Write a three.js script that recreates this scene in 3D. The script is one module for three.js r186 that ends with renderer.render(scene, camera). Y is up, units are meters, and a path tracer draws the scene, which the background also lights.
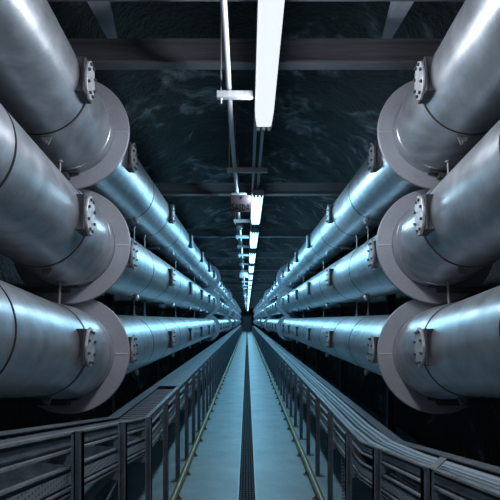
import * as THREE from 'three';
import { RectAreaLightUniformsLib } from 'three/addons/lights/RectAreaLightUniformsLib.js';
import { mergeGeometries } from 'three/addons/utils/BufferGeometryUtils.js';
import { RoundedBoxGeometry } from 'three/addons/geometries/RoundedBoxGeometry.js';
import { ImprovedNoise } from 'three/addons/math/ImprovedNoise.js';
import { TextGeometry } from 'three/addons/geometries/TextGeometry.js';
import { FontLoader } from 'three/addons/loaders/FontLoader.js';

// ---------------------------------------------------------------- camera, exposure
RectAreaLightUniformsLib.init();
const scene = new THREE.Scene();
scene.background = new THREE.Color(0x000000);
const F = 520, EYE = 1.6;                                  // focal length in pixels of a 500 px frame, eye height
const camera = new THREE.PerspectiveCamera(2 * Math.atan(250 / F) * 180 / Math.PI, 1, 0.05, 200);
camera.position.set(0, EYE, 0);
camera.lookAt(0, EYE, -10);
camera.setViewOffset(500, 500, 3, -70, 500, 500);          // shifted lens: verticals stay vertical
const renderer = new THREE.WebGLRenderer();
renderer.toneMapping = THREE.LinearToneMapping;
renderer.toneMappingExposure = 1.0;
renderer.shadowMap.enabled = true;

// lamp light: neutral tubes in the near bay, cool cyan tubes further down the tunnel
const NEAR_TUBE = new THREE.Color().setRGB(0.87, 0.92, 1.0);
const FAR_TUBE = new THREE.Color().setRGB(0.29, 0.71, 1.0);
const MID_TUBE = new THREE.Color().setRGB(0.52, 0.82, 1.0);
const TUBE_NITS_NEAR = 66, TUBE_NITS = 80;

// ---------------------------------------------------------------- helpers
let seed = 7;
const rnd = () => { seed = (seed * 16807) % 2147483647; return (seed - 1) / 2147483646; };
const noise = new ImprovedNoise();
const fbm = (x, y, z, o = 4) => { let s = 0, a = 0.5; for (let i = 0; i < o; i++) { s += a * noise.noise(x, y, z); x *= 2.03; y *= 2.03; z *= 2.03; a *= 0.5; } return s; };
const used = new Map();
const numbered = n => { const k = used.get(n) || 0; used.set(n, k + 1); return k ? `${n}_${String(k).padStart(3, '0')}` : n; };
const ORD = ['first', 'second', 'third', 'fourth', 'fifth', 'sixth', 'seventh', 'eighth', 'ninth', 'tenth', 'eleventh', 'twelfth', 'thirteenth', 'fourteenth', 'fifteenth', 'sixteenth', 'seventeenth', 'eighteenth', 'nineteenth', 'twentieth', 'twenty-first', 'twenty-second', 'twenty-third', 'twenty-fourth', 'twenty-fifth', 'twenty-sixth', 'twenty-seventh', 'twenty-eighth', 'twenty-ninth', 'thirtieth', 'thirty-first', 'thirty-second', 'thirty-third', 'thirty-fourth', 'thirty-fifth', 'thirty-sixth'];
function tag(o, label, category, group) { o.userData.label = label; o.userData.category = category; if (group) o.userData.group = group; return o; }
function thing(name, label, category, pos = [0, 0, 0], group) {
  const o = new THREE.Group(); o.name = numbered(name); o.position.set(...pos); scene.add(o); return tag(o, label, category, group);
}
function mesh(name, geo, mat, parent) { const m = new THREE.Mesh(geo, mat); m.name = name; parent.add(m); return m; }
function struct(name, geo, mat) { const m = mesh(name, geo, mat, scene); m.userData.kind = 'structure'; return m; }
// geometries merge only with the same attributes: plain, non-indexed
const merge = gs => mergeGeometries(gs.map(g => { const h = g.index ? g.toNonIndexed() : g; for (const k of Object.keys(h.attributes)) if (!['position', 'normal', 'uv'].includes(k)) h.deleteAttribute(k); return h; }));
const box = (w, h, d, x = 0, y = 0, z = 0) => new THREE.BoxGeometry(w, h, d).translate(x, y, z);
const rbox = (w, h, d, r, x = 0, y = 0, z = 0) => new RoundedBoxGeometry(w, h, d, 2, r).translate(x, y, z);
function cylBetween(a, b, r, seg = 10, r2 = r) {
  const A = new THREE.Vector3(...a), B = new THREE.Vector3(...b), d = B.clone().sub(A), L = d.length();
  const g = new THREE.CylinderGeometry(r2, r, L, seg);
  g.applyQuaternion(new THREE.Quaternion().setFromUnitVectors(new THREE.Vector3(0, 1, 0), d.normalize()));
  return g.translate((A.x + B.x) / 2, (A.y + B.y) / 2, (A.z + B.z) / 2);
}
// lathe about the z axis: profile of [distance along z, radius], texture coordinates in metres
function latheZ(profile, seg, dir) {
  const P = [], U = [], I = [], n = profile.length;
  for (let i = 0; i < n; i++) for (let j = 0; j <= seg; j++) {
    const a = -Math.PI / 2 + j / seg * Math.PI * 2, [d, r] = profile[i];
    P.push(r * Math.cos(a), r * Math.sin(a), dir * d); U.push(j / seg * 1.8, d);
  }
  for (let i = 0; i < n - 1; i++) for (let j = 0; j < seg; j++) {
    const a = i * (seg + 1) + j, b = a + 1, c = a + seg + 1, e = c + 1;
    if (dir > 0) I.push(a, b, c, b, e, c); else I.push(a, c, b, b, c, e);
  }
  const g = new THREE.BufferGeometry();
  g.setAttribute('position', new THREE.Float32BufferAttribute(P, 3));
  g.setAttribute('uv', new THREE.Float32BufferAttribute(U, 2));
  g.setIndex(I);
  // crease between profile steps, smooth around
  const N = new Float32Array(P.length), h = g.toNonIndexed(), pos = h.attributes.position, nn = new Float32Array(pos.count * 3);
  const a = new THREE.Vector3(), b = new THREE.Vector3(), c = new THREE.Vector3();
  for (let f = 0; f < pos.count; f += 3) {
    a.fromBufferAttribute(pos, f); b.fromBufferAttribute(pos, f + 1); c.fromBufferAttribute(pos, f + 2);
    const fn = b.clone().sub(a).cross(c.clone().sub(a)).normalize();
    const mid = a.clone().add(b).add(c), ang = Math.atan2(mid.y, mid.x), radial = fn.x * Math.cos(ang) + fn.y * Math.sin(ang);
    [a, b, c].forEach((v, k) => { const t = Math.atan2(v.y, v.x); const q = (f + k) * 3; nn[q] = radial * Math.cos(t); nn[q + 1] = radial * Math.sin(t); nn[q + 2] = fn.z; });
  }
  h.setAttribute('normal', new THREE.BufferAttribute(nn, 3));
  return h;
}
// extrude a closed outline in (x, y) along z between z0 and z1
function extr(pts, z0, z1, holes) {
  const s = new THREE.Shape(pts.map(p => new THREE.Vector2(...p)));
  if (holes) for (const h of holes) s.holes.push(new THREE.Path(h.map(p => new THREE.Vector2(...p))));
  return new THREE.ExtrudeGeometry(s, { depth: Math.abs(z1 - z0), bevelEnabled: false }).translate(0, 0, Math.min(z0, z1));
}
// a bar of rectangular section swept along points of a polyline in the (z, y) plane at constant x
function sweptBar(outline, path) {        // outline: closed [x, y]; path: [[y, Z], ...] with Z the depth
  const gs = [];
  for (let i = 0; i < path.length - 1; i++) {
    const [y0, a] = path[i], [y1, b] = path[i + 1];
    const g = extr(outline, 0, 1), p = g.attributes.position;
    for (let k = 0; k < p.count; k++) { const t = p.getZ(k); p.setXYZ(k, p.getX(k), p.getY(k) + y0 + (y1 - y0) * (1 - t), -(a + (b - a) * (1 - t))); }
    g.computeVertexNormals(); gs.push(g);
  }
  return gs.length > 1 ? merge(gs) : gs[0];
}
const rect = (x0, x1, y0, y1) => [[x0, y0], [x1, y0], [x1, y1], [x0, y1]];

// ---------------------------------------------------------------- textures and materials
function tex(n, fn, srgb, rep = [1, 1]) {
  const d = new Uint8Array(n * n * 4);
  for (let j = 0; j < n; j++) for (let i = 0; i < n; i++) { const c = fn(i / n, j / n); const k = (j * n + i) * 4; for (let q = 0; q < 3; q++) d[k + q] = Math.max(0, Math.min(255, Math.round((Array.isArray(c) ? c[q] : c) * 255))); d[k + 3] = 255; }
  const t = new THREE.DataTexture(d, n, n); t.wrapS = t.wrapT = THREE.RepeatWrapping; t.magFilter = THREE.LinearFilter; t.minFilter = THREE.LinearMipmapLinearFilter; t.generateMipmaps = true;
  t.repeat.set(...rep); if (srgb) t.colorSpace = THREE.SRGBColorSpace; t.needsUpdate = true; return t;
}
// tileable noise on the unit square
const tn = (u, v, f, g, s) => { const a = u * Math.PI * 2, b = v * Math.PI * 2; return noise.noise(Math.cos(a) * f + s, Math.sin(a) * f + Math.cos(b) * g, Math.sin(b) * g + s * 1.7); };
const pipeTone = tex(512, (u, v) => { const m = 0.9 + 0.10 * tn(u, v, 0.9, 0.5, 1) + 0.11 * tn(u, v, 3.1, 2.2, 4) + 0.035 * tn(u, v, 12, 9, 8) + 0.015 * noise.noise(u * 3, Math.sin(v * Math.PI * 2) * 30, 2); return [m * 0.985, m, m * 1.01].map(x => x * 0.98); }, true, [1 / 1.8, 1 / 1.3]);
const pipeRough = tex(512, (u, v) => 0.72 + 0.16 * tn(u, v, 1.6, 1.1, 3) + 0.10 * tn(u, v, 6, 5, 9) + 0.06 * noise.noise(u * 3, Math.sin(v * Math.PI * 2) * 26, 7), false, [1 / 1.8, 1 / 1.3]);
const pipeBump = tex(512, (u, v) => 0.5 + 0.25 * tn(u, v, 1.3, 0.9, 6) + 0.10 * tn(u, v, 4, 3, 2), false, [1 / 1.8, 1 / 1.3]);
const steelTone = tex(256, (u, v) => { const m = 0.85 + 0.16 * tn(u, v, 1.6, 1.6, 2) + 0.12 * tn(u, v, 7, 7, 5); return [m, m, m]; }, true, [2, 2]);
const floorTone = tex(1024, (u, v) => { const m = 0.87 + 0.05 * tn(u, v, 0.9, 1.4, 3) + 0.03 * tn(u, v, 3.5, 5, 6) + 0.03 * tn(u, v, 22, 26, 1); return [m * 0.98, m, m]; }, true, [1 / 2.3, 1 / 2.9]);
const floorRough = tex(512, (u, v) => 0.72 + 0.14 * tn(u, v, 1.8, 2.2, 8) + 0.08 * tn(u, v, 9, 9, 3), false, [1 / 2.3, 1 / 2.9]);
const rockTone = tex(1024, (u, v) => {
  const a = tn(u, v, 0.9, 0.8, 3), b = tn(u + 0.05 * a, v, 2.1, 1.8, 9), c = tn(u, v + 0.03 * b, 7, 5, 2), e = tn(u, v, 23, 19, 5);
  const patch = Math.max(0, Math.min(1, (0.9 * a + 0.7 * b + 0.35 * c - 0.12) * 2.2));      // pale mineral patches on dark rock
  const m = 0.11 + 0.04 * b + 0.03 * c + 0.025 * e + patch * (0.33 + 0.16 * c + 0.12 * e);
  return [m * 0.95, m * 0.98, m * 1.02];
}, true, [1 / 4.1, 1 / 3.7]);
const rockBump = tex(512, (u, v) => 0.5 + 0.3 * tn(u, v, 2.1, 2.1, 5) + 0.22 * tn(u, v, 6, 6, 8) + 0.15 * tn(u, v, 19, 19, 1), false, [1 / 1.7, 1 / 1.7]);
const collarTone = tex(256, (u, v) => { const m = 0.9 + 0.05 * tn(u, v, 1.2, 1.2, 2) + 0.04 * tn(u, v, 14, 14, 5); return [m, m, m * 1.01]; }, true, [1, 1]);
const grainBump = tex(256, (u, v) => 0.5 + 0.25 * tn(u, v, 20, 20, 5) + 0.25 * tn(u, v, 9, 9, 2), false, [3, 3]);
const perfTone = tex(128, (u, v) => { const x = (u * 4) % 1 - 0.5, y = (v * 2) % 1 - 0.5; const inside = Math.abs(x) < 0.24 && Math.abs(y) < 0.2; return inside ? 0.45 : 0.8 + 0.1 * tn(u, v, 4, 4, 2); }, true, [1, 1]);

const std = (r, g, b, rough, metal = 0, extra = {}) => new THREE.MeshStandardMaterial({ color: new THREE.Color().setRGB(r, g, b), roughness: rough, metalness: metal, ...extra });
const M = {
  pipe: std(0.50, 0.515, 0.545, 0.48, 0.72, { map: pipeTone, roughnessMap: pipeRough, bumpMap: pipeBump, bumpScale: 0.0016 }),
  collar: std(0.36, 0.365, 0.40, 0.5, 0.2, { map: collarTone }),
  port: std(0.08, 0.08, 0.088, 0.6, 0.3, { map: steelTone }),
  cover: std(0.50, 0.51, 0.54, 0.5, 0.35, { map: steelTone, bumpMap: grainBump, bumpScale: 0.001 }),
  bolt: std(0.07, 0.07, 0.08, 0.5, 0.5),
  lug: std(0.5, 0.5, 0.52, 0.45, 0.6),
  beam: std(0.092, 0.095, 0.108, 0.5, 0.25, { map: steelTone, bumpMap: grainBump, bumpScale: 0.0012 }),
  brace: std(0.36, 0.38, 0.42, 0.5, 0.3, { map: collarTone }),
  rod: std(0.16, 0.165, 0.175, 0.5, 0.4),
  frame: std(0.05, 0.05, 0.055, 0.7, 0.2),
  galv: std(0.42, 0.44, 0.47, 0.5, 0.55, { map: steelTone }),
  post: std(0.19, 0.235, 0.28, 0.5, 0.45, { map: steelTone, bumpMap: grainBump, bumpScale: 0.0006 }),
  tray: std(0.30, 0.32, 0.36, 0.45, 0.55, { map: steelTone }),
  perf: std(0.42, 0.45, 0.5, 0.5, 0.4, { map: perfTone }),
  cable: std(0.09, 0.10, 0.115, 0.5, 0.0),
  cableGrey: std(0.22, 0.25, 0.28, 0.5, 0.0),
  kerb: std(0.34, 0.27, 0.13, 0.42, 0.35, { map: steelTone }),
  rust: std(0.23, 0.13, 0.065, 0.8, 0.1, { map: steelTone }),
  floor: std(0.30, 0.365, 0.39, 0.62, 0.0, { map: floorTone, roughnessMap: floorRough, bumpMap: grainBump, bumpScale: 0.0004 }),
  grate: std(0.030, 0.034, 0.038, 0.75, 0.2, { bumpMap: grainBump, bumpScale: 0.002 }),
  edge: std(0.30, 0.33, 0.35, 0.45, 0.5),
  rock: std(0.55, 0.5, 0.48, 0.82, 0.0, { map: rockTone, bumpMap: rockBump, bumpScale: 0.05 }),
  housing: std(0.22, 0.23, 0.25, 0.5, 0.2),
  sign: new THREE.MeshPhysicalMaterial({ color: new THREE.Color().setRGB(0.135, 0.09, 0.095), roughness: 1, specularIntensity: 0.1, map: collarTone }),
  ink: new THREE.MeshPhysicalMaterial({ color: new THREE.Color().setRGB(0.004, 0.004, 0.005), roughness: 1, specularIntensity: 0.05 }),
  black: std(0.004, 0.004, 0.005, 0.95, 0.0),
  white: std(0.6, 0.62, 0.64, 0.5, 0.0),
  door: std(0.10, 0.11, 0.12, 0.5, 0.3),
  glowNear: new THREE.MeshStandardMaterial({ color: 0xdddddd, roughness: 0.4, emissive: NEAR_TUBE, emissiveIntensity: 0.92 }),
  glowMid: new THREE.MeshStandardMaterial({ color: 0xdddddd, roughness: 0.4, emissive: MID_TUBE, emissiveIntensity: 2.2 }),
  glowFar: new THREE.MeshStandardMaterial({ color: 0xdddddd, roughness: 0.4, emissive: FAR_TUBE, emissiveIntensity: 3.6 }),
};

// ---------------------------------------------------------------- the bend: nearer than ZB the tunnel climbs towards the camera
const ZB = 3.42, S = 0.125, ZEND = 74, ZBACK = -3.2;
const up = (Z, s = S, b = ZB) => Z < b ? (b - Z) * s : 0;

// ---------------------------------------------------------------- tunnel shell
function shell(name, fn, nu, vs, outward) {         // fn(u) -> [x, y] of the profile; closed slab 0.3 m thick
  const P = [], U = [], I = [], nv = vs.length;
  for (let layer = 0; layer < 2; layer++) for (let j = 0; j < nv; j++) for (let i = 0; i <= nu; i++) {
    const Z = vs[j]; let [x, y, nx, ny, s] = fn(i / nu);
    const disp = layer ? 0.6 : 0.34 * fbm(x * 0.55 + 3, y * 0.55 + s * 0.2, Z * 0.5, 4) + 0.12 * Math.abs(fbm(x * 1.7, y * 1.7 + 9, Z * 1.6, 3));
    const edge = y < 0.02 ? 0 : 1;
    P.push(x + nx * disp * edge, y + ny * disp * edge + up(Z), -Z); U.push(s, Z);
  }
  const W = nu + 1, L = W * nv, q = (a, b, c, d) => I.push(a, b, c, a, c, d);
  for (let j = 0; j < nv - 1; j++) for (let i = 0; i < nu; i++) { const a = j * W + i; q(a, a + W, a + W + 1, a + 1); q(L + a, L + a + 1, L + a + W + 1, L + a + W); }
  for (let j = 0; j < nv - 1; j++) { const a = j * W, b = a + nu; q(a, L + a, L + a + W, a + W); q(b, b + W, L + b + W, L + b); }
  for (let i = 0; i < nu; i++) { const a = i, b = (nv - 1) * W + i; q(a, a + 1, L + a + 1, L + a); q(b, L + b, L + b + 1, b + 1); }
  const g = new THREE.BufferGeometry(); g.setAttribute('position', new THREE.Float32BufferAttribute(P, 3)); g.setAttribute('uv', new THREE.Float32BufferAttribute(U, 2)); g.setIndex(I); g.computeVertexNormals();
  return struct(name, g, M.rock);
}
const VS = []; for (let Z = ZBACK; Z < 16; Z += 0.16) VS.push(Z); for (let Z = 16; Z < ZEND + 0.3; Z += 0.7) VS.push(Z); VS.push(ZEND + 0.3);
const HW = 2.25, SPRING = 2.7, CROWN = 4.55;
shell('wall_left', u => [-HW, u * SPRING, -1, 0, u * SPRING], 22, VS);
shell('wall_right', u => [HW, (1 - u) * SPRING, 1, 0, 10 - u * SPRING], 22, VS);
shell('ceiling', u => { const a = Math.PI * (1 - u), c = Math.cos(a), s = Math.sin(a); return [HW * c, SPRING + (CROWN - SPRING) * s, c, s, 3 + u * 6.6]; }, 56, VS);
struct('wall_back', box(7, 8, 0.3, 0, 2.5, -(ZBACK - 0.1)), M.rock);
{
  const w = struct('wall_end', box(7, 6, 0.3, 0, 2.2, -(ZEND + 0.2)), M.rock);
  const d = struct('door_1', merge([rbox(1.1, 2.1, 0.06, 0.01, 0, 1.05, -ZEND - 0.02)]), M.door);
  mesh('door_frame', merge([box(0.08, 2.2, 0.1, -0.6, 1.1, -ZEND), box(0.08, 2.2, 0.1, 0.6, 1.1, -ZEND), box(1.28, 0.08, 0.1, 0, 2.2, -ZEND)]), M.beam, d);
  mesh('door_handle', rbox(0.12, 0.02, 0.05, 0.008, -0.42, 1.05, -ZEND + 0.03), M.galv, d);
}
// floor: two slabs with a shallow covered trench between
{
  const path = [[up(ZBACK), ZBACK], [0, ZB], [0, ZEND + 0.4]];
  const f = struct('floor', merge([sweptBar(rect(-2.6, -0.081, -0.2, 0), path), sweptBar(rect(0.081, 2.6, -0.2, 0), path), sweptBar(rect(-0.081, 0.081, -0.2, -0.05), path)]), M.floor);
  const p = f.geometry.attributes.position, uv = f.geometry.attributes.uv; for (let i = 0; i < p.count; i++) uv.setXY(i, p.getX(i), -p.getZ(i));
  for (const s of [-1, 1]) mesh('trench_edge', sweptBar(rect(s * 0.081 - 0.006, s * 0.081 + 0.006, -0.05, 0.003), path), M.edge, f);
  // grating covers lying in the trench
  const bars = []; for (let i = 0; i < 5; i++) bars.push(box(0.012, 0.022, 0.985, -0.056 + i * 0.028, -0.031, 0));
  for (let i = 0; i < 16; i++) bars.push(box(0.146, 0.014, 0.012, 0, -0.035, -0.48 + i * 0.064));
  bars.push(box(0.15, 0.006, 0.985, 0, -0.046, 0));
  const gg = merge(bars);
  for (let Z = 3.5; Z < 34; Z += 1) { const m = mesh('grating_panel', gg, M.grate, f); m.position.set(0, 0, -Z - 0.5); }
  mesh('grating_strip', box(0.15, 0.03, ZEND - 34, 0, -0.035, -(ZEND + 34) / 2), M.grate, f);
}

// ---------------------------------------------------------------- pipes
const RPIPE = 0.268, RBELL = 0.29, RCOL = 0.385, PITCH = 11.6;
const TIERS = [['top', 1.226], ['middle', 0.493], ['bottom', -0.224]].map(([n, y]) => [n, y + EYE]);
const SIDES = [['left', -1.158, 1], ['right', 1.243, -1]];       // third entry: direction of the aisle
const halfRing = (r0, r1, th, top) => {
  const s = new THREE.Shape(), e = 0.0035, a0 = Math.asin(e / r1), b0 = Math.asin(e / r0);
  s.absarc(0, 0, r1, a0, Math.PI - a0, false); s.absarc(0, 0, r0, Math.PI - b0, b0, true); s.closePath();
  const g = new THREE.ExtrudeGeometry(s, { depth: th, bevelEnabled: true, bevelSize: 0.0035, bevelThickness: 0.0035, bevelSegments: 1, curveSegments: 40 }).translate(0, 0, -th / 2);
  return top ? g : g.rotateZ(Math.PI);
};
const RING_TOP = halfRing(RBELL + 0.001, RCOL, 0.016, true), RING_BOT = halfRing(RBELL + 0.001, RCOL, 0.016, false);
const RING_CLIP = merge([rbox(0.09, 0.012, 0.012, 0.003, (RBELL + RCOL) / 2, 0, 0.0), cylBetween([RBELL - 0.02, 0, 0.02], [RBELL - 0.005, 0, 0.02], 0.007, 8)]);
const groove = (d, r, w = 0.017, h = 0.014) => [[d - w / 2, r], [d - w / 2 + 0.001, r - h], [d + w / 2 - 0.001, r - h], [d + w / 2, r]];
// far length: from its own collar plate at 0 to the next one
const PORTS_FAR = [0.5, 2.6, 4.7, 6.7, 8.7, 10.5];
const SEAMS_FAR = PORTS_FAR.flatMap((d, i) => i ? [d - 0.10, d + 0.95] : [d + 1.05]).filter(d => d < PITCH - 0.5);
function farProfile() {
  const p = [[0, RBELL], [0.1, RBELL], [0.16, RPIPE + 0.004]];
  for (const d of SEAMS_FAR) p.push(...groove(d, RPIPE));
  p.push([PITCH - 0.42, RPIPE], [PITCH - 0.34, RBELL - 0.004], [PITCH, RBELL]);
  return p;
}
const G_FAR = latheZ(farProfile(), 64, -1), G_FAR_LOW = latheZ(farProfile(), 36, -1);
const band = (r, w, h, seg) => latheZ([[-w / 2, r - 0.004], [-w / 2, r + h], [w / 2, r + h], [w / 2, r - 0.004]], seg, -1);
const GASKET = band(RPIPE, 0.022, 0.0012, 64), GASKET_NEAR = band(RPIPE - 0.003, 0.0125, 0.001, 96);      // black sealing strips over the joints
// near length: local +z runs towards the camera
const D_SEAM = 0.515, NEARLEN = 6.2;
const nearProfile = marks => [[0, RBELL - 0.002], [0.03, RBELL], [0.10, RBELL], [0.105, RBELL - 0.004], [0.16, RBELL - 0.004], [0.165, RBELL - 0.001], [0.24, RBELL - 0.002], [0.30, RBELL - 0.007], [0.42, RBELL - 0.013], [D_SEAM - 0.0055, RBELL - 0.019], [D_SEAM - 0.005, RPIPE - 0.018], [D_SEAM + 0.005, RPIPE - 0.018], [D_SEAM + 0.0055, RPIPE - 0.003],
  ...groove(1.42, RPIPE - 0.004, 0.012, 0.009), ...marks.flatMap(d => groove(d, RPIPE - 0.004, 0.006, -0.0016)), ...groove(2.6, RPIPE - 0.004), [NEARLEN, RPIPE - 0.004]];
const G_NEAR = latheZ(nearProfile([]), 96, 1), G_NEAR_MARKED = latheZ(nearProfile([1.47, 1.50, 1.56, 1.59, 1.63, 1.70]), 96, 1);     // fine turned ridges on the top pipes
// inspection port on the aisle side: neck + bolted cover (built for the aisle on +x)
const neckOutline = [[-0.066, -0.096], [0.066, -0.096], [0.05, -0.05], [0.046, 0], [0.05, 0.05], [0.066, 0.096], [-0.066, 0.096], [-0.05, 0.05], [-0.046, 0], [-0.05, -0.05]];
const NECK = extr(neckOutline, 0, 0.085).rotateY(Math.PI / 2).translate(0.212, 0, 0);
const NECKFLANGE = merge([NECK, rbox(0.012, 0.196, 0.135, 0.004, 0.290, 0, 0)]);
const COVER = (() => {
  const s = new THREE.Shape(); const R = 0.104, n = 48;
  for (let i = 0; i <= n; i++) { const a = i / n * Math.PI * 2, r = R * (1 + 0.035 * Math.cos(a * 8)); i ? s.lineTo(r * Math.cos(a) * 0.64, r * Math.sin(a)) : s.moveTo(r * 0.64, 0); }
  return new THREE.ExtrudeGeometry(s, { depth: 0.010, bevelEnabled: true, bevelSize: 0.003, bevelThickness: 0.003, bevelSegments: 1 }).rotateY(Math.PI / 2).translate(0.299, 0, 0);
})();
const BOLT = new THREE.CylinderGeometry(0.0085, 0.0085, 0.016, 6).rotateZ(Math.PI / 2);
const COVERLOW = new THREE.CylinderGeometry(0.1, 0.1, 0.014, 16).rotateZ(Math.PI / 2).scale(1, 1, 0.64).translate(0.303, 0, 0);
function port(parent, dir, z, detail) {
  const p = mesh('inspection_port', NECKFLANGE, M.port, parent); p.position.z = z; if (dir < 0) p.rotation.y = Math.PI;
  mesh('port_cover', detail ? COVER : COVERLOW, M.cover, p);
  if (detail) for (let i = 0; i < 8; i++) { const a = (i + 0.5) / 8 * Math.PI * 2; const b = mesh('bolt', BOLT, M.bolt, p); b.position.set(0.315, 0.088 * Math.sin(a), 0.055 * Math.cos(a)); }
  return p;
}
const LUG = merge([extr([[-0.03, 0], [0.03, 0], [0.012, -0.045], [-0.012, -0.045]], -0.006, 0.006), cylBetween([0, -0.03, -0.02], [0, -0.03, 0.02], 0.008, 8)]);
const BOSS = merge([new THREE.CylinderGeometry(0.022, 0.026, 0.04, 12).translate(0, -0.015, 0), new THREE.SphereGeometry(0.017, 10, 8).translate(0, -0.04, 0)]);
const ROD = len => merge([new THREE.CylinderGeometry(0.009, 0.009, len, 8).translate(0, -len / 2, 0), new THREE.CylinderGeometry(0.02, 0.02, 0.014, 6).translate(0, -0.012, 0), new THREE.CylinderGeometry(0.02, 0.02, 0.014, 6).translate(0, -len + 0.012, 0)]);
function collar(o, z) {
  mesh('collar_plate', RING_TOP, M.collar, o).position.z = z; mesh('collar_plate', RING_BOT, M.collar, o).position.z = z;
}
for (const [side, X, dir] of SIDES) TIERS.forEach(([tier, Y], ti) => {
  const gapTo = ti < 2 ? Y - TIERS[ti + 1][1] : 0, stagger = ti === 1 ? 0.022 : 0;
  // near length with the big collar plate at its far end
  const n = thing('gas_pipe', `grey ${tier} pipe of the ${side} stack, nearest length, running out of the picture`, 'pipe', [X, Y, -ZB], 'nearest grey pipe lengths');
  n.rotation.x = -Math.atan(S);
  mesh('casing', ti ? G_NEAR : G_NEAR_MARKED, M.pipe, n);
  mesh('seam_gasket', GASKET_NEAR, M.black, n).position.z = D_SEAM; mesh('seam_gasket', GASKET_NEAR, M.black, n).position.z = 1.42;
  collar(n, 0.012 - stagger);
  const clip = mesh('collar_clip', RING_CLIP, M.lug, n); clip.position.z = 0.012 - stagger + 0.008; if (dir < 0) clip.rotation.y = Math.PI;
  port(n, dir, 0.60, true);
  for (const [dx, dz] of [[0.04, 0.49]]) { const l = mesh('lug', LUG, M.rod, n); const a = dx / RPIPE; l.position.set(RPIPE * Math.sin(a) * dir, -RPIPE * Math.cos(a) - 0.004, dz); }
  if (ti < 2) { mesh('spacer_rod', ROD(gapTo - RBELL - RPIPE + 0.01), M.rod, n).position.set(0.02 * dir, -RBELL + 0.012, 0.22); }
  // the lengths beyond, each ending in the next collar plate
  for (let k = 0; k < 6; k++) {
    const z0 = ZB + k * PITCH;
    const o = thing('gas_pipe', k === 0 ? `${tier} bluish pipe of the ${side} stack just beyond the large grey collar plate` : `${tier} bluish pipe of the ${side} stack beyond the ${ORD[k]} collar counted from the camera`, 'pipe', [X, Y, -z0 - 0.004], 'bluish pipe lengths of the stacks');
    mesh('casing', k < 2 ? G_FAR : G_FAR_LOW, M.pipe, o);
    if (k < 2) for (const d of SEAMS_FAR) mesh('seam_gasket', GASKET, M.black, o).position.z = -d;
    collar(o, -(PITCH - 0.03) - stagger);
    PORTS_FAR.forEach((d, i) => port(o, dir, -d, k === 0 && i < 2));
    [1.55, 4.0, 6.2, 8.3, 10.2].forEach((d, i) => { const b = mesh('drain_boss', BOSS, M.lug, o); const a = 0.35 * dir; b.position.set(Math.sin(a) * RPIPE, -Math.cos(a) * RPIPE, -d); b.rotation.z = a; });
    if (ti < 2 && k < 3) for (const d of [1.9, 2.45, 5.0, 8.0]) mesh('spacer_rod', ROD(gapTo - 2 * RPIPE + 0.004), M.rod, o).position.set(0, -RPIPE + 0.002, -d);
  }
});

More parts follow.
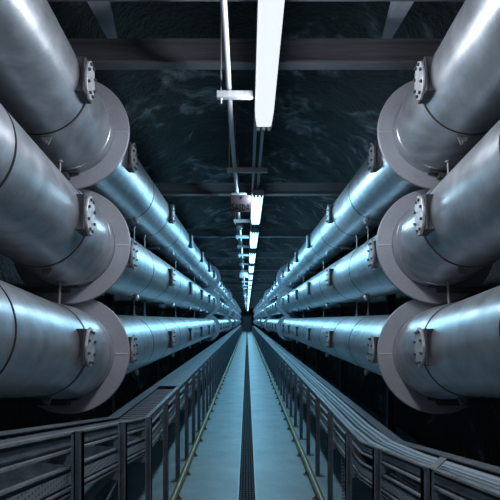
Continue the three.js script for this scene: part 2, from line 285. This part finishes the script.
// ---------------------------------------------------------------- steel frames: cross beam, two columns behind the pipes, saddle arms
const iBeam = (L, h, w, tf, tw) => merge([box(L, tf, w, 0, tf / 2, 0), box(L, tf, w, 0, h - tf / 2, 0), box(L, h - 2 * tf, tw, 0, h / 2, 0)]);
const BEAM_Y = EYE + 1.615;
const BEAM = iBeam(3.9, 0.15, 0.10, 0.014, 0.01);
const COLUMN = merge([box(0.012, 1, 0.1, -0.045, 0.5, 0), box(0.012, 1, 0.1, 0.045, 0.5, 0), box(0.09, 1, 0.01, 0, 0.5, 0)]);
{
  let i = 0;
  for (let Z = 3.33; Z < ZEND - 1; Z += 3.4, i++) {
    const y = BEAM_Y + up(Z), o = thing('support_frame', `dark steel cross beam on columns, ${ORD[i]} one spanning the tunnel counted from the camera`, 'steel frame', [0.04, 0, -Z], 'cross beams overhead');
    mesh('cross_beam', BEAM, M.beam, o).position.y = y;
    for (const [side, X, dir] of SIDES) {
      const cx = X - dir * 0.62 - 0.04, fy = 0;
      const c = mesh('column', COLUMN, M.frame, o); c.position.set(cx, fy, 0); c.scale.y = y - fy;
      for (const [tier, Y] of TIERS) {
        const r = Z < ZB ? RBELL - 0.003 : RPIPE, t = Y + up(Z) - r;
        mesh('saddle_arm', merge([box(0.62, 0.035, 0.05, X - 0.04 - dir * 0.29, t - 0.026, 0), rbox(0.16, 0.012, 0.05, 0.003, X - 0.04, t - 0.006, 0)]), M.frame, o);
      }
    }
    if (i === 0) {
      mesh('end_plate', box(0.012, 0.19, 0.12, -1.56, y + 0.085, 0.0), M.beam, o);
      mesh('end_plate', box(0.012, 0.19, 0.12, 1.56, y + 0.085, 0.0), M.beam, o);
    }
  }
  const Zt = 2.72, yt = EYE + 1.70;
  const t = thing('roof_beam', 'pale lower flange of the roof beam along the top edge of the picture', 'steel beam', [0.04, yt, -Zt]);
  mesh('beam', iBeam(4.4, 0.18, 0.11, 0.014, 0.01), M.beam, t);
  for (const s of [-1, 1]) {
    const o = thing('roof_brace', `tapering channel brace between the two nearest roof beams, ${s < 0 ? 'on the left' : 'on the right'}`, 'steel brace', [s * 0.785 + 0.02, yt - 0.04, -Zt + 0.16], 'roof braces');
    // channel from the roof beam rising back over the first cross beam to the rock
    const A = new THREE.Vector3(0, 0, 0), B = new THREE.Vector3(s * 0.34, 0.64, -1.75), ax = B.clone().sub(A), L = ax.length(); ax.normalize();
    const xx = new THREE.Vector3(1, 0, 0).addScaledVector(ax, -ax.x).normalize(), yy = new THREE.Vector3().crossVectors(ax, xx).negate();
    const mk = (x0, x1, y0, y1) => { const g = new THREE.BoxGeometry(1, 1, 1), p = g.attributes.position; for (let i = 0; i < p.count; i++) { const t = p.getZ(i) + 0.5, k = 1 - 0.5 * t, a = (p.getX(i) > 0 ? x1 : x0) * k, b = (p.getY(i) > 0 ? y1 : y0) * k; const v = new THREE.Vector3().addScaledVector(ax, t * L).addScaledVector(xx, a).addScaledVector(yy, b); p.setXYZ(i, v.x, v.y, v.z); } g.computeVertexNormals(); return g; };
    const gs = [mk(-0.065, 0.065, -0.012, 0), mk(-0.065, -0.052, 0, 0.05), mk(0.052, 0.065, 0, 0.05)];
    mesh('channel', merge(gs), M.brace, o);
  }
}

// ---------------------------------------------------------------- lamps
const LAMP_X = 0.108, LAMP_Y = EYE + 1.25, LAMP_L = 1.5;
const DIFFUSER = (() => {            // wrap-around diffuser, bevelled at both ends
  const g = new THREE.BoxGeometry(0.118, 0.055, LAMP_L - 0.02, 1, 1, 8), p = g.attributes.position;
  const zs = [-1, -0.94, -0.82, -0.4, 0, 0.4, 0.82, 0.94, 1];
  for (let i = 0; i < p.count; i++) {
    const q = Math.round((p.getZ(i) / (LAMP_L - 0.02) + 0.5) * 8), z = zs[q] * (LAMP_L - 0.02) / 2, low = p.getY(i) < 0, end = Math.abs(zs[q]);
    const k = end > 0.99 ? 0.72 : end > 0.9 ? 0.92 : 1;
    p.setXYZ(i, p.getX(i) * (low ? 0.84 * k : k), low ? -0.0275 + (end > 0.99 ? 0.02 : 0) : 0.0275, z);
  }
  g.computeVertexNormals(); return g;
})();
const HOUSING = merge([rbox(0.10, 0.045, LAMP_L - 0.06, 0.008, 0, 0.05, 0), rbox(0.120, 0.014, LAMP_L, 0.004, 0, 0.032, 0)]);
const CAP = merge([rbox(0.11, 0.05, 0.03, 0.006, 0, 0.02, 0), box(0.02, 0.03, 0.02, -0.035, -0.01, 0.0), box(0.02, 0.03, 0.02, 0, -0.01, 0), box(0.02, 0.03, 0.02, 0.035, -0.01, 0)]);
const lampStarts = [-2.6, -0.45, 1.88, 5.2, 7.4, 9.75, 12.05]; while (lampStarts[lampStarts.length - 1] < ZEND - 5) lampStarts.push(lampStarts[lampStarts.length - 1] + 2.3);
lampStarts.forEach((z0, i) => {
  const near = i < 3, Zc = z0 + LAMP_L / 2;
  const label = i === 0 ? 'lit tube lamp at the back of the near bay behind the viewer' : i === 1 ? 'lit tube lamp overhead just out of the top of the picture' : i === 2 ? 'largest lit tube lamp, cut off by the top edge of the picture' : i === 3 ? 'lit tube lamp beside the exit sign' : `lit tube lamp, ${ORD[i - 4]} one beyond the lamp beside the exit sign`;
  const o = thing('tube_lamp', label, 'lamp', [LAMP_X, LAMP_Y + up(Zc), -Zc], 'lit tube lamps in a row');
  if (near) o.rotation.x = -Math.atan(S);
  mesh('housing', HOUSING, M.housing, o);
  mesh('diffuser', DIFFUSER, near ? M.glowNear : i === 3 ? M.glowMid : M.glowFar, o);
  for (const s of [-1, 1]) mesh('end_cap', CAP, M.housing, o).position.z = s * (LAMP_L / 2 + 0.008);
  const col = near ? NEAR_TUBE : i === 3 ? MID_TUBE : FAR_TUBE, nits = near ? TUBE_NITS_NEAR : TUBE_NITS;
  // one light in front of each glowing face of the wrap-around diffuser: underside and both flanks
  const add = (w, x, y, ry, k) => { const l = new THREE.RectAreaLight(col, nits * k, w, LAMP_L - 0.14); l.name = 'tube_light'; l.rotation.set(-Math.PI / 2, ry, 0); l.position.set(x, y, 0); l.castShadow = true; o.add(l); };
  add(0.10, 0, -0.034, 0, 0.6);
  for (const s of [-1, 1]) add(0.05, s * 0.064, -0.002, s * -1.45, 1.1);
});

// lamp rails, conduit and strut brackets
{
  const path = y => [[y + up(ZBACK + 0.3), ZBACK + 0.3], [y, ZB], [y, ZEND - 0.2]];
  for (const [x, w, nm] of [[0.058, 'left'], [0.110, 'right']].map(([x, n]) => [x, 0.011, n]))
    tag(mesh(numbered('lamp_rail'), sweptBar(rect(x - w, x + w, -0.012, 0.018), path(EYE + 1.345)), M.galv, scene), `${nm} one of two thin steel rails above the tube lamps`, 'rail', 'lamp rails');
  const pts = [[ZBACK + 0.3, 0], [0, 0], [ZB - 0.1, 0], [ZB + 0.1, 0], [8, 0], [20, 0], [40, 0], [ZEND - 0.2, 0]].map(([Z]) => new THREE.Vector3(-0.108 + 0.006 * Math.sin(Z), EYE + 1.35 + up(Z), -Z));
  tag(mesh('conduit', new THREE.TubeGeometry(new THREE.CatmullRomCurve3(pts, false, 'catmullrom', 0.1), 140, 0.017, 10), M.galv, scene), 'galvanised conduit pipe running along the roof left of the lamps', 'conduit');
  const strut = (x0, x1) => merge([box(x1 - x0, 0.036, 0.004, (x0 + x1) / 2, 0, 0.018), box(x1 - x0, 0.004, 0.036, (x0 + x1) / 2, 0.018, 0), box(x1 - x0, 0.004, 0.036, (x0 + x1) / 2, -0.018, 0)]);
  const shortS = strut(-0.18, 0.035), longS = strut(-0.175, 0.18), rod = new THREE.CylinderGeometry(0.005, 0.005, 1.6, 6).translate(0, 0.8 - 0.05, 0), nut = new THREE.CylinderGeometry(0.011, 0.011, 0.012, 6).translate(0, -0.026, 0);
  const zs = [3.12, 4.56, 6.9, 8.2, 9.3, 10.5, 12.2, 14.0]; while (zs[zs.length - 1] < 50) zs.push(zs[zs.length - 1] + 1.9);
  zs.forEach((Z, i) => {
    const o = thing('strut_bracket', i === 0 ? 'short bright strut bracket on the conduit beside the largest lamp' : `small strut bracket under the conduit, ${ORD[i - 1]} beyond the large lamp`, 'bracket', [0, EYE + 1.312 + up(Z), -Z], 'conduit brackets');
    mesh('channel', i === 0 ? shortS : longS, M.galv, o);
    mesh('drop_rod', rod, M.galv, o).position.x = -0.155; mesh('nut', nut, M.galv, o).position.x = -0.155;
  });
}

// ---------------------------------------------------------------- exit sign and small ceiling fittings
{
  const o = thing('exit_sign', 'grey hanging sign with black letters SAIDA below the conduit', 'sign', [-0.064, EYE + 1.20, -5.36]);
  const W = 0.207, H = 0.177;
  mesh('panel', rbox(W, H, 0.016, 0.004, 0, 0, 0), M.sign, o);
  mesh('hanger', merge([rbox(W * 0.74, 0.02, 0.05, 0.004, -0.02, H / 2 + 0.01, 0), box(0.012, 0.07, 0.012, -0.05, H / 2 + 0.04, 0)]), M.white, o);
  const font = await new FontLoader().loadAsync('fonts/droid/droid_sans_bold.typeface.json');
  const t = new TextGeometry('SAIDA', { font, size: 0.06, depth: 0.003, curveSegments: 4 }); t.computeBoundingBox(); const bb = t.boundingBox;
  t.translate(-(bb.max.x + bb.min.x) / 2, -bb.min.y, 0); t.scale(0.19 / (bb.max.x - bb.min.x), 1.12, 1); t.translate(0, -0.076, 0.0075);
  mesh('lettering', t, M.ink, o);
  mesh('arrow_mark', extr([[-0.018, 0.072], [0, 0.04], [0.018, 0.072]], 0.0075, 0.0105), M.ink, o);
}
{
  const o = thing('roof_sensor', 'round camera-like fitting on the conduit beyond the exit sign', 'sensor', [-0.105, EYE + 1.30, -7.25]);
  mesh('body', new THREE.SphereGeometry(0.047, 18, 12), M.galv, o);
  mesh('mount', new THREE.CylinderGeometry(0.018, 0.024, 0.05, 12).translate(0, 0.045, 0), M.galv, o);
  mesh('lens', new THREE.SphereGeometry(0.02, 12, 8).translate(0.022, -0.02, 0.036), M.white, o);
}
[[-0.16, 14.6, 'left'], [-0.035, 14.6, 'right']].forEach(([x, Z, n]) => {
  const o = thing('junction_box', `${n} one of two pale junction boxes side by side under the conduit`, 'junction box', [x, EYE + 1.26, -Z], 'junction boxes');
  mesh('body', rbox(0.105, 0.15, 0.07, 0.01), M.white, o); mesh('lid', rbox(0.095, 0.135, 0.012, 0.005, 0, 0, 0.038), M.white, o);
  mesh('gland', new THREE.CylinderGeometry(0.014, 0.014, 0.03, 10).translate(0, 0.085, 0), M.galv, o);
});

// ---------------------------------------------------------------- cable racks along both sides of the walkway
const RACKS = [
  { side: 'left', s: -1, X: 0.69, top: 0.89, zb: 3.8, z0: 2.12, dz: 0.765 },
  { side: 'right', s: 1, X: 0.728, top: 0.785, zb: 3.5, z0: 2.10, dz: 0.815 },
];
const SR = 0.15;
for (const R of RACKS) {
  const { side, s, X, zb } = R, yAt = Z => up(Z, SR, zb), ZS = 0.9;
  const path = y => [[y + yAt(ZS), ZS], [y, zb], [y, ZEND - 0.3]];
  const near = 0.35;
  // posts with feet and bracket arms
  const rack = thing('cable_rack', `row of upright steel posts with bracket arms along the ${side} edge of the walkway`, 'railing', [s * X, 0, 0], 'cable racks');
  const chan = h => extr([[-0.0205, -0.0205], [0.0205, -0.0205], [0.0205, 0.0205], [0.010, 0.0205], [0.010, 0.016], [0.0165, 0.016], [0.0165, -0.0165], [-0.0165, -0.0165], [-0.0165, 0.016], [-0.010, 0.016], [-0.010, 0.0205], [-0.0205, 0.0205]], 0, 1).rotateX(-Math.PI / 2);
  const POST = (() => { const g = chan(); const p = g.attributes.position; for (let i = 0; i < p.count; i++) p.setZ(i, -p.getZ(i)); const idx = []; const q = g.toNonIndexed ? g : g; g.scale(1, 1, 1); return g; })();
  const FOOT = merge([rbox(0.11, 0.008, 0.09, 0.002, s * 0.01, 0.004, 0)]);
  const ARM = extr([[0, -0.045], [0, 0.0], [s * 0.31, 0.0], [s * 0.31, -0.018]].map(p => p), -0.018, 0.018).translate(s * 0.0205, 0, 0);
  const floorY = Z => up(Z);
  let Z = R.z0 - R.dz;
  for (; Z < ZEND - 0.6; Z += R.dz) {
    const fy = floorY(Z), h = R.top + yAt(Z) - fy;
    const p = mesh('post', POST, M.post, rack); p.position.set(0, fy, -Z); p.scale.y = h;
    const f = mesh('foot_plate', FOOT, M.post, rack); f.position.set(0, fy, -Z);
    if (Z < 40) for (const d of [0.085, 0.265]) { const a = mesh('bracket_arm', ARM, M.post, rack); a.position.set(0, fy + h - d, -Z); }
  }
  // upper tray
  const xi = s * (X + 0.030), xo = s * (X + 0.325), T = R.top;
  const upper = thing('cable_tray', side === 'left' ? 'upper ladder tray on the left rack with rungs and cover sheets' : 'upper tray on the right rack filled with cables', 'cable tray', [0, 0, 0], 'cable trays');
  const inner = (y0, y1, w, mat, name, par, x = xi) => mesh(name, sweptBar(rect(Math.min(x, x + s * w), Math.max(x, x + s * w), y0, y1), path(T)), mat, par);
  inner(-0.009, 0.0, 0.030, M.galv, 'rail_flange', upper);
  inner(-0.056, -0.026, 0.004, M.tray, 'side_rail', upper, xi + s * 0.014);
  inner(-0.083, -0.009, 0.004, M.post, 'back_web', upper, xi + s * 0.030);
  inner(-0.080, -0.071, 0.024, M.galv, 'rail_flange', upper);
  inner(-0.083, 0.0, 0.004, M.tray, 'side_rail', upper, xo - s * 0.004);
  mesh('rail_flange', sweptBar(rect(Math.min(xo, xo - s * 0.075), Math.max(xo, xo - s * 0.075), -0.004, 0.002), path(T)), M.tray, upper);
  const RUNG = rbox(0.25, 0.016, 0.034, 0.003);
  for (let q = 1.0, n = 0; q < (side === 'left' ? 5.5 : 6.5); q += 0.088, n++) { const r = mesh('rung', RUNG, M.tray, upper); r.position.set((xi + xo) / 2 + s * 0.015, T + yAt(q) - (side === 'left' ? 0.03 : 0.066), -q); }
  if (side === 'left') {
    const C = rbox(0.285, 0.006, 1.94, 0.002);
    for (let q = 5.55; q < ZEND - 3; q += 1.95) mesh('cover_sheet', C, M.tray, upper).position.set((xi + xo) / 2, T - 0.004 + 0.009, -q - 0.97);
  }
  // lower tray with perforated side
  const lower = thing('cable_tray', `lower perforated tray hung under the ${side} ladder tray`, 'cable tray', [0, 0, 0], 'cable trays');
  inner(-0.215, -0.166, 0.004, M.perf, 'side_rail', lower, xi + s * 0.008);
  { const g = lower.children[0].geometry, p = g.attributes.position, uv = g.attributes.uv; for (let i = 0; i < p.count; i++) uv.setXY(i, -p.getZ(i) * 9, p.getY(i) * 22); }
  inner(-0.146, -0.138, 0.020, M.galv, 'rail_flange', lower);
  inner(-0.250, -0.138, 0.004, M.post, 'back_web', lower, xi + s * 0.022);
  inner(-0.236, -0.228, 0.022, M.galv, 'rail_flange', lower);
  inner(-0.258, -0.250, 0.290, M.tray, 'tray_bottom', lower);
  inner(-0.250, -0.165, 0.004, M.tray, 'side_rail', lower, xo - s * 0.004);
  // cables
  const cab = (x, y, r, mat, label, zEnd = ZEND - 1, wob = 0.0025) => {
    const pts = []; for (let q = ZS + 0.05; q < zEnd; q += q < 8 ? 0.7 : 4) pts.push(new THREE.Vector3(s * (X + x) + wob * Math.sin(q * 1.7 + x * 40), T + y + r + yAt(q) + (Math.abs(q - zb) < 0.5 ? 0.004 : 0), -q));
    tag(mesh(numbered('cable'), new THREE.TubeGeometry(new THREE.CatmullRomCurve3(pts), pts.length * 4, r, 8), mat, scene), label, 'cable', `cables in the ${side} trays`);
  };
  if (side === 'right') {
    [['innermost', 0.07, 0.016, M.cableGrey], ['second', 0.112, 0.019, M.cableGrey], ['third', 0.158, 0.021, M.cable], ['fourth', 0.203, 0.018, M.cableGrey], ['outermost', 0.25, 0.02, M.cableGrey]].forEach(([n, x, r, m]) => cab(x, -0.058, r, m, `${n} of five cables in the right upper tray, counted from the walkway`));
    cab(0.10, -0.25, 0.02, M.cable, 'thick dark cable in the lower tray of the right rack'); cab(0.2, -0.25, 0.024, M.cable, 'thicker dark cable at the back of the lower right tray');
    tag(mesh('tray_strap', rbox(0.13, 0.008, 0.03, 0.002, 0, 0, 0).rotateY(0.9).rotateX(SR), M.galv, scene), 'short pale strap lying across the near end of the right upper tray', 'strip');
    scene.children[scene.children.length - 1].position.set(xi + 0.09, T + yAt(2.3) + 0.003, -2.3);
  } else {
    cab(0.09, -0.25, 0.019, M.cable, 'dark cable in the lower tray of the left rack near the posts'); cab(0.17, -0.25, 0.024, M.cable, 'thicker dark cable at the back of the lower left tray');
  }
  // slotted strip leaning behind the posts
  const zs = side === 'left' ? 3.98 : 4.22, strip = thing('slotted_strip', `narrow slotted metal strip leaning behind the ${side} rack posts`, 'metal strip', [s * (X + 0.06), 0, -zs], 'leaning slotted strips');
  const H = 0.60, gs = [box(0.004, H, 0.004, -0.013, H / 2, 0), box(0.004, H, 0.004, 0.013, H / 2, 0)]; for (let y = 0.01; y < H; y += 0.028) gs.push(box(0.026, 0.012, 0.004, 0, y, 0));
  mesh('strip', merge(gs), M.tray, strip); strip.rotation.z = s * 0.0; strip.rotation.x = -0.09;
}
// diagonal stay on the near left rack
tag(mesh('diagonal_stay', cylBetween([-0.72, 0.62 + 0.1, -2.94], [-1.0, 0.12, -2.55], 0.008, 8), M.post, scene), 'thin diagonal stay below the near left rack', 'stay');

// ---------------------------------------------------------------- kerb pipes along the walkway
for (const [side, x] of [['left', -0.632], ['right', 0.636]]) {
  const o = thing('kerb_rail', `yellowish kerb pipe on rusty feet along the ${side} edge of the walkway`, 'kerb', [x, 0, 0], 'kerb pipes');
  const y = 0.07, pts = [new THREE.Vector3(0, y + up(0.5), -0.5), new THREE.Vector3(0, y, -ZB), new THREE.Vector3(0, y, -ZEND + 0.4)];
  mesh('pipe', merge([cylBetween(pts[0].toArray(), pts[1].toArray(), 0.027, 16), cylBetween(pts[1].toArray(), pts[2].toArray(), 0.027, 16)]), M.kerb, o);
  const d = x < 0 ? 1 : -1;
  const FT = merge([rbox(0.06, 0.008, 0.06, 0.002, d * 0.022, 0.004, 0), extr([[-0.008, 0.006], [d * 0.045, 0.006], [d * 0.012, 0.06], [-0.008, 0.06]], -0.007, 0.007)]);
  for (let Z = 3.9, i = 0; Z < ZEND - 1; Z += 0.74, i++) mesh('rusty_foot', FT, M.rust, o).position.z = -Z;
}

scene.traverse(o => { if (o.isMesh) { o.castShadow = true; o.receiveShadow = true; } });
renderer.render(scene, camera);
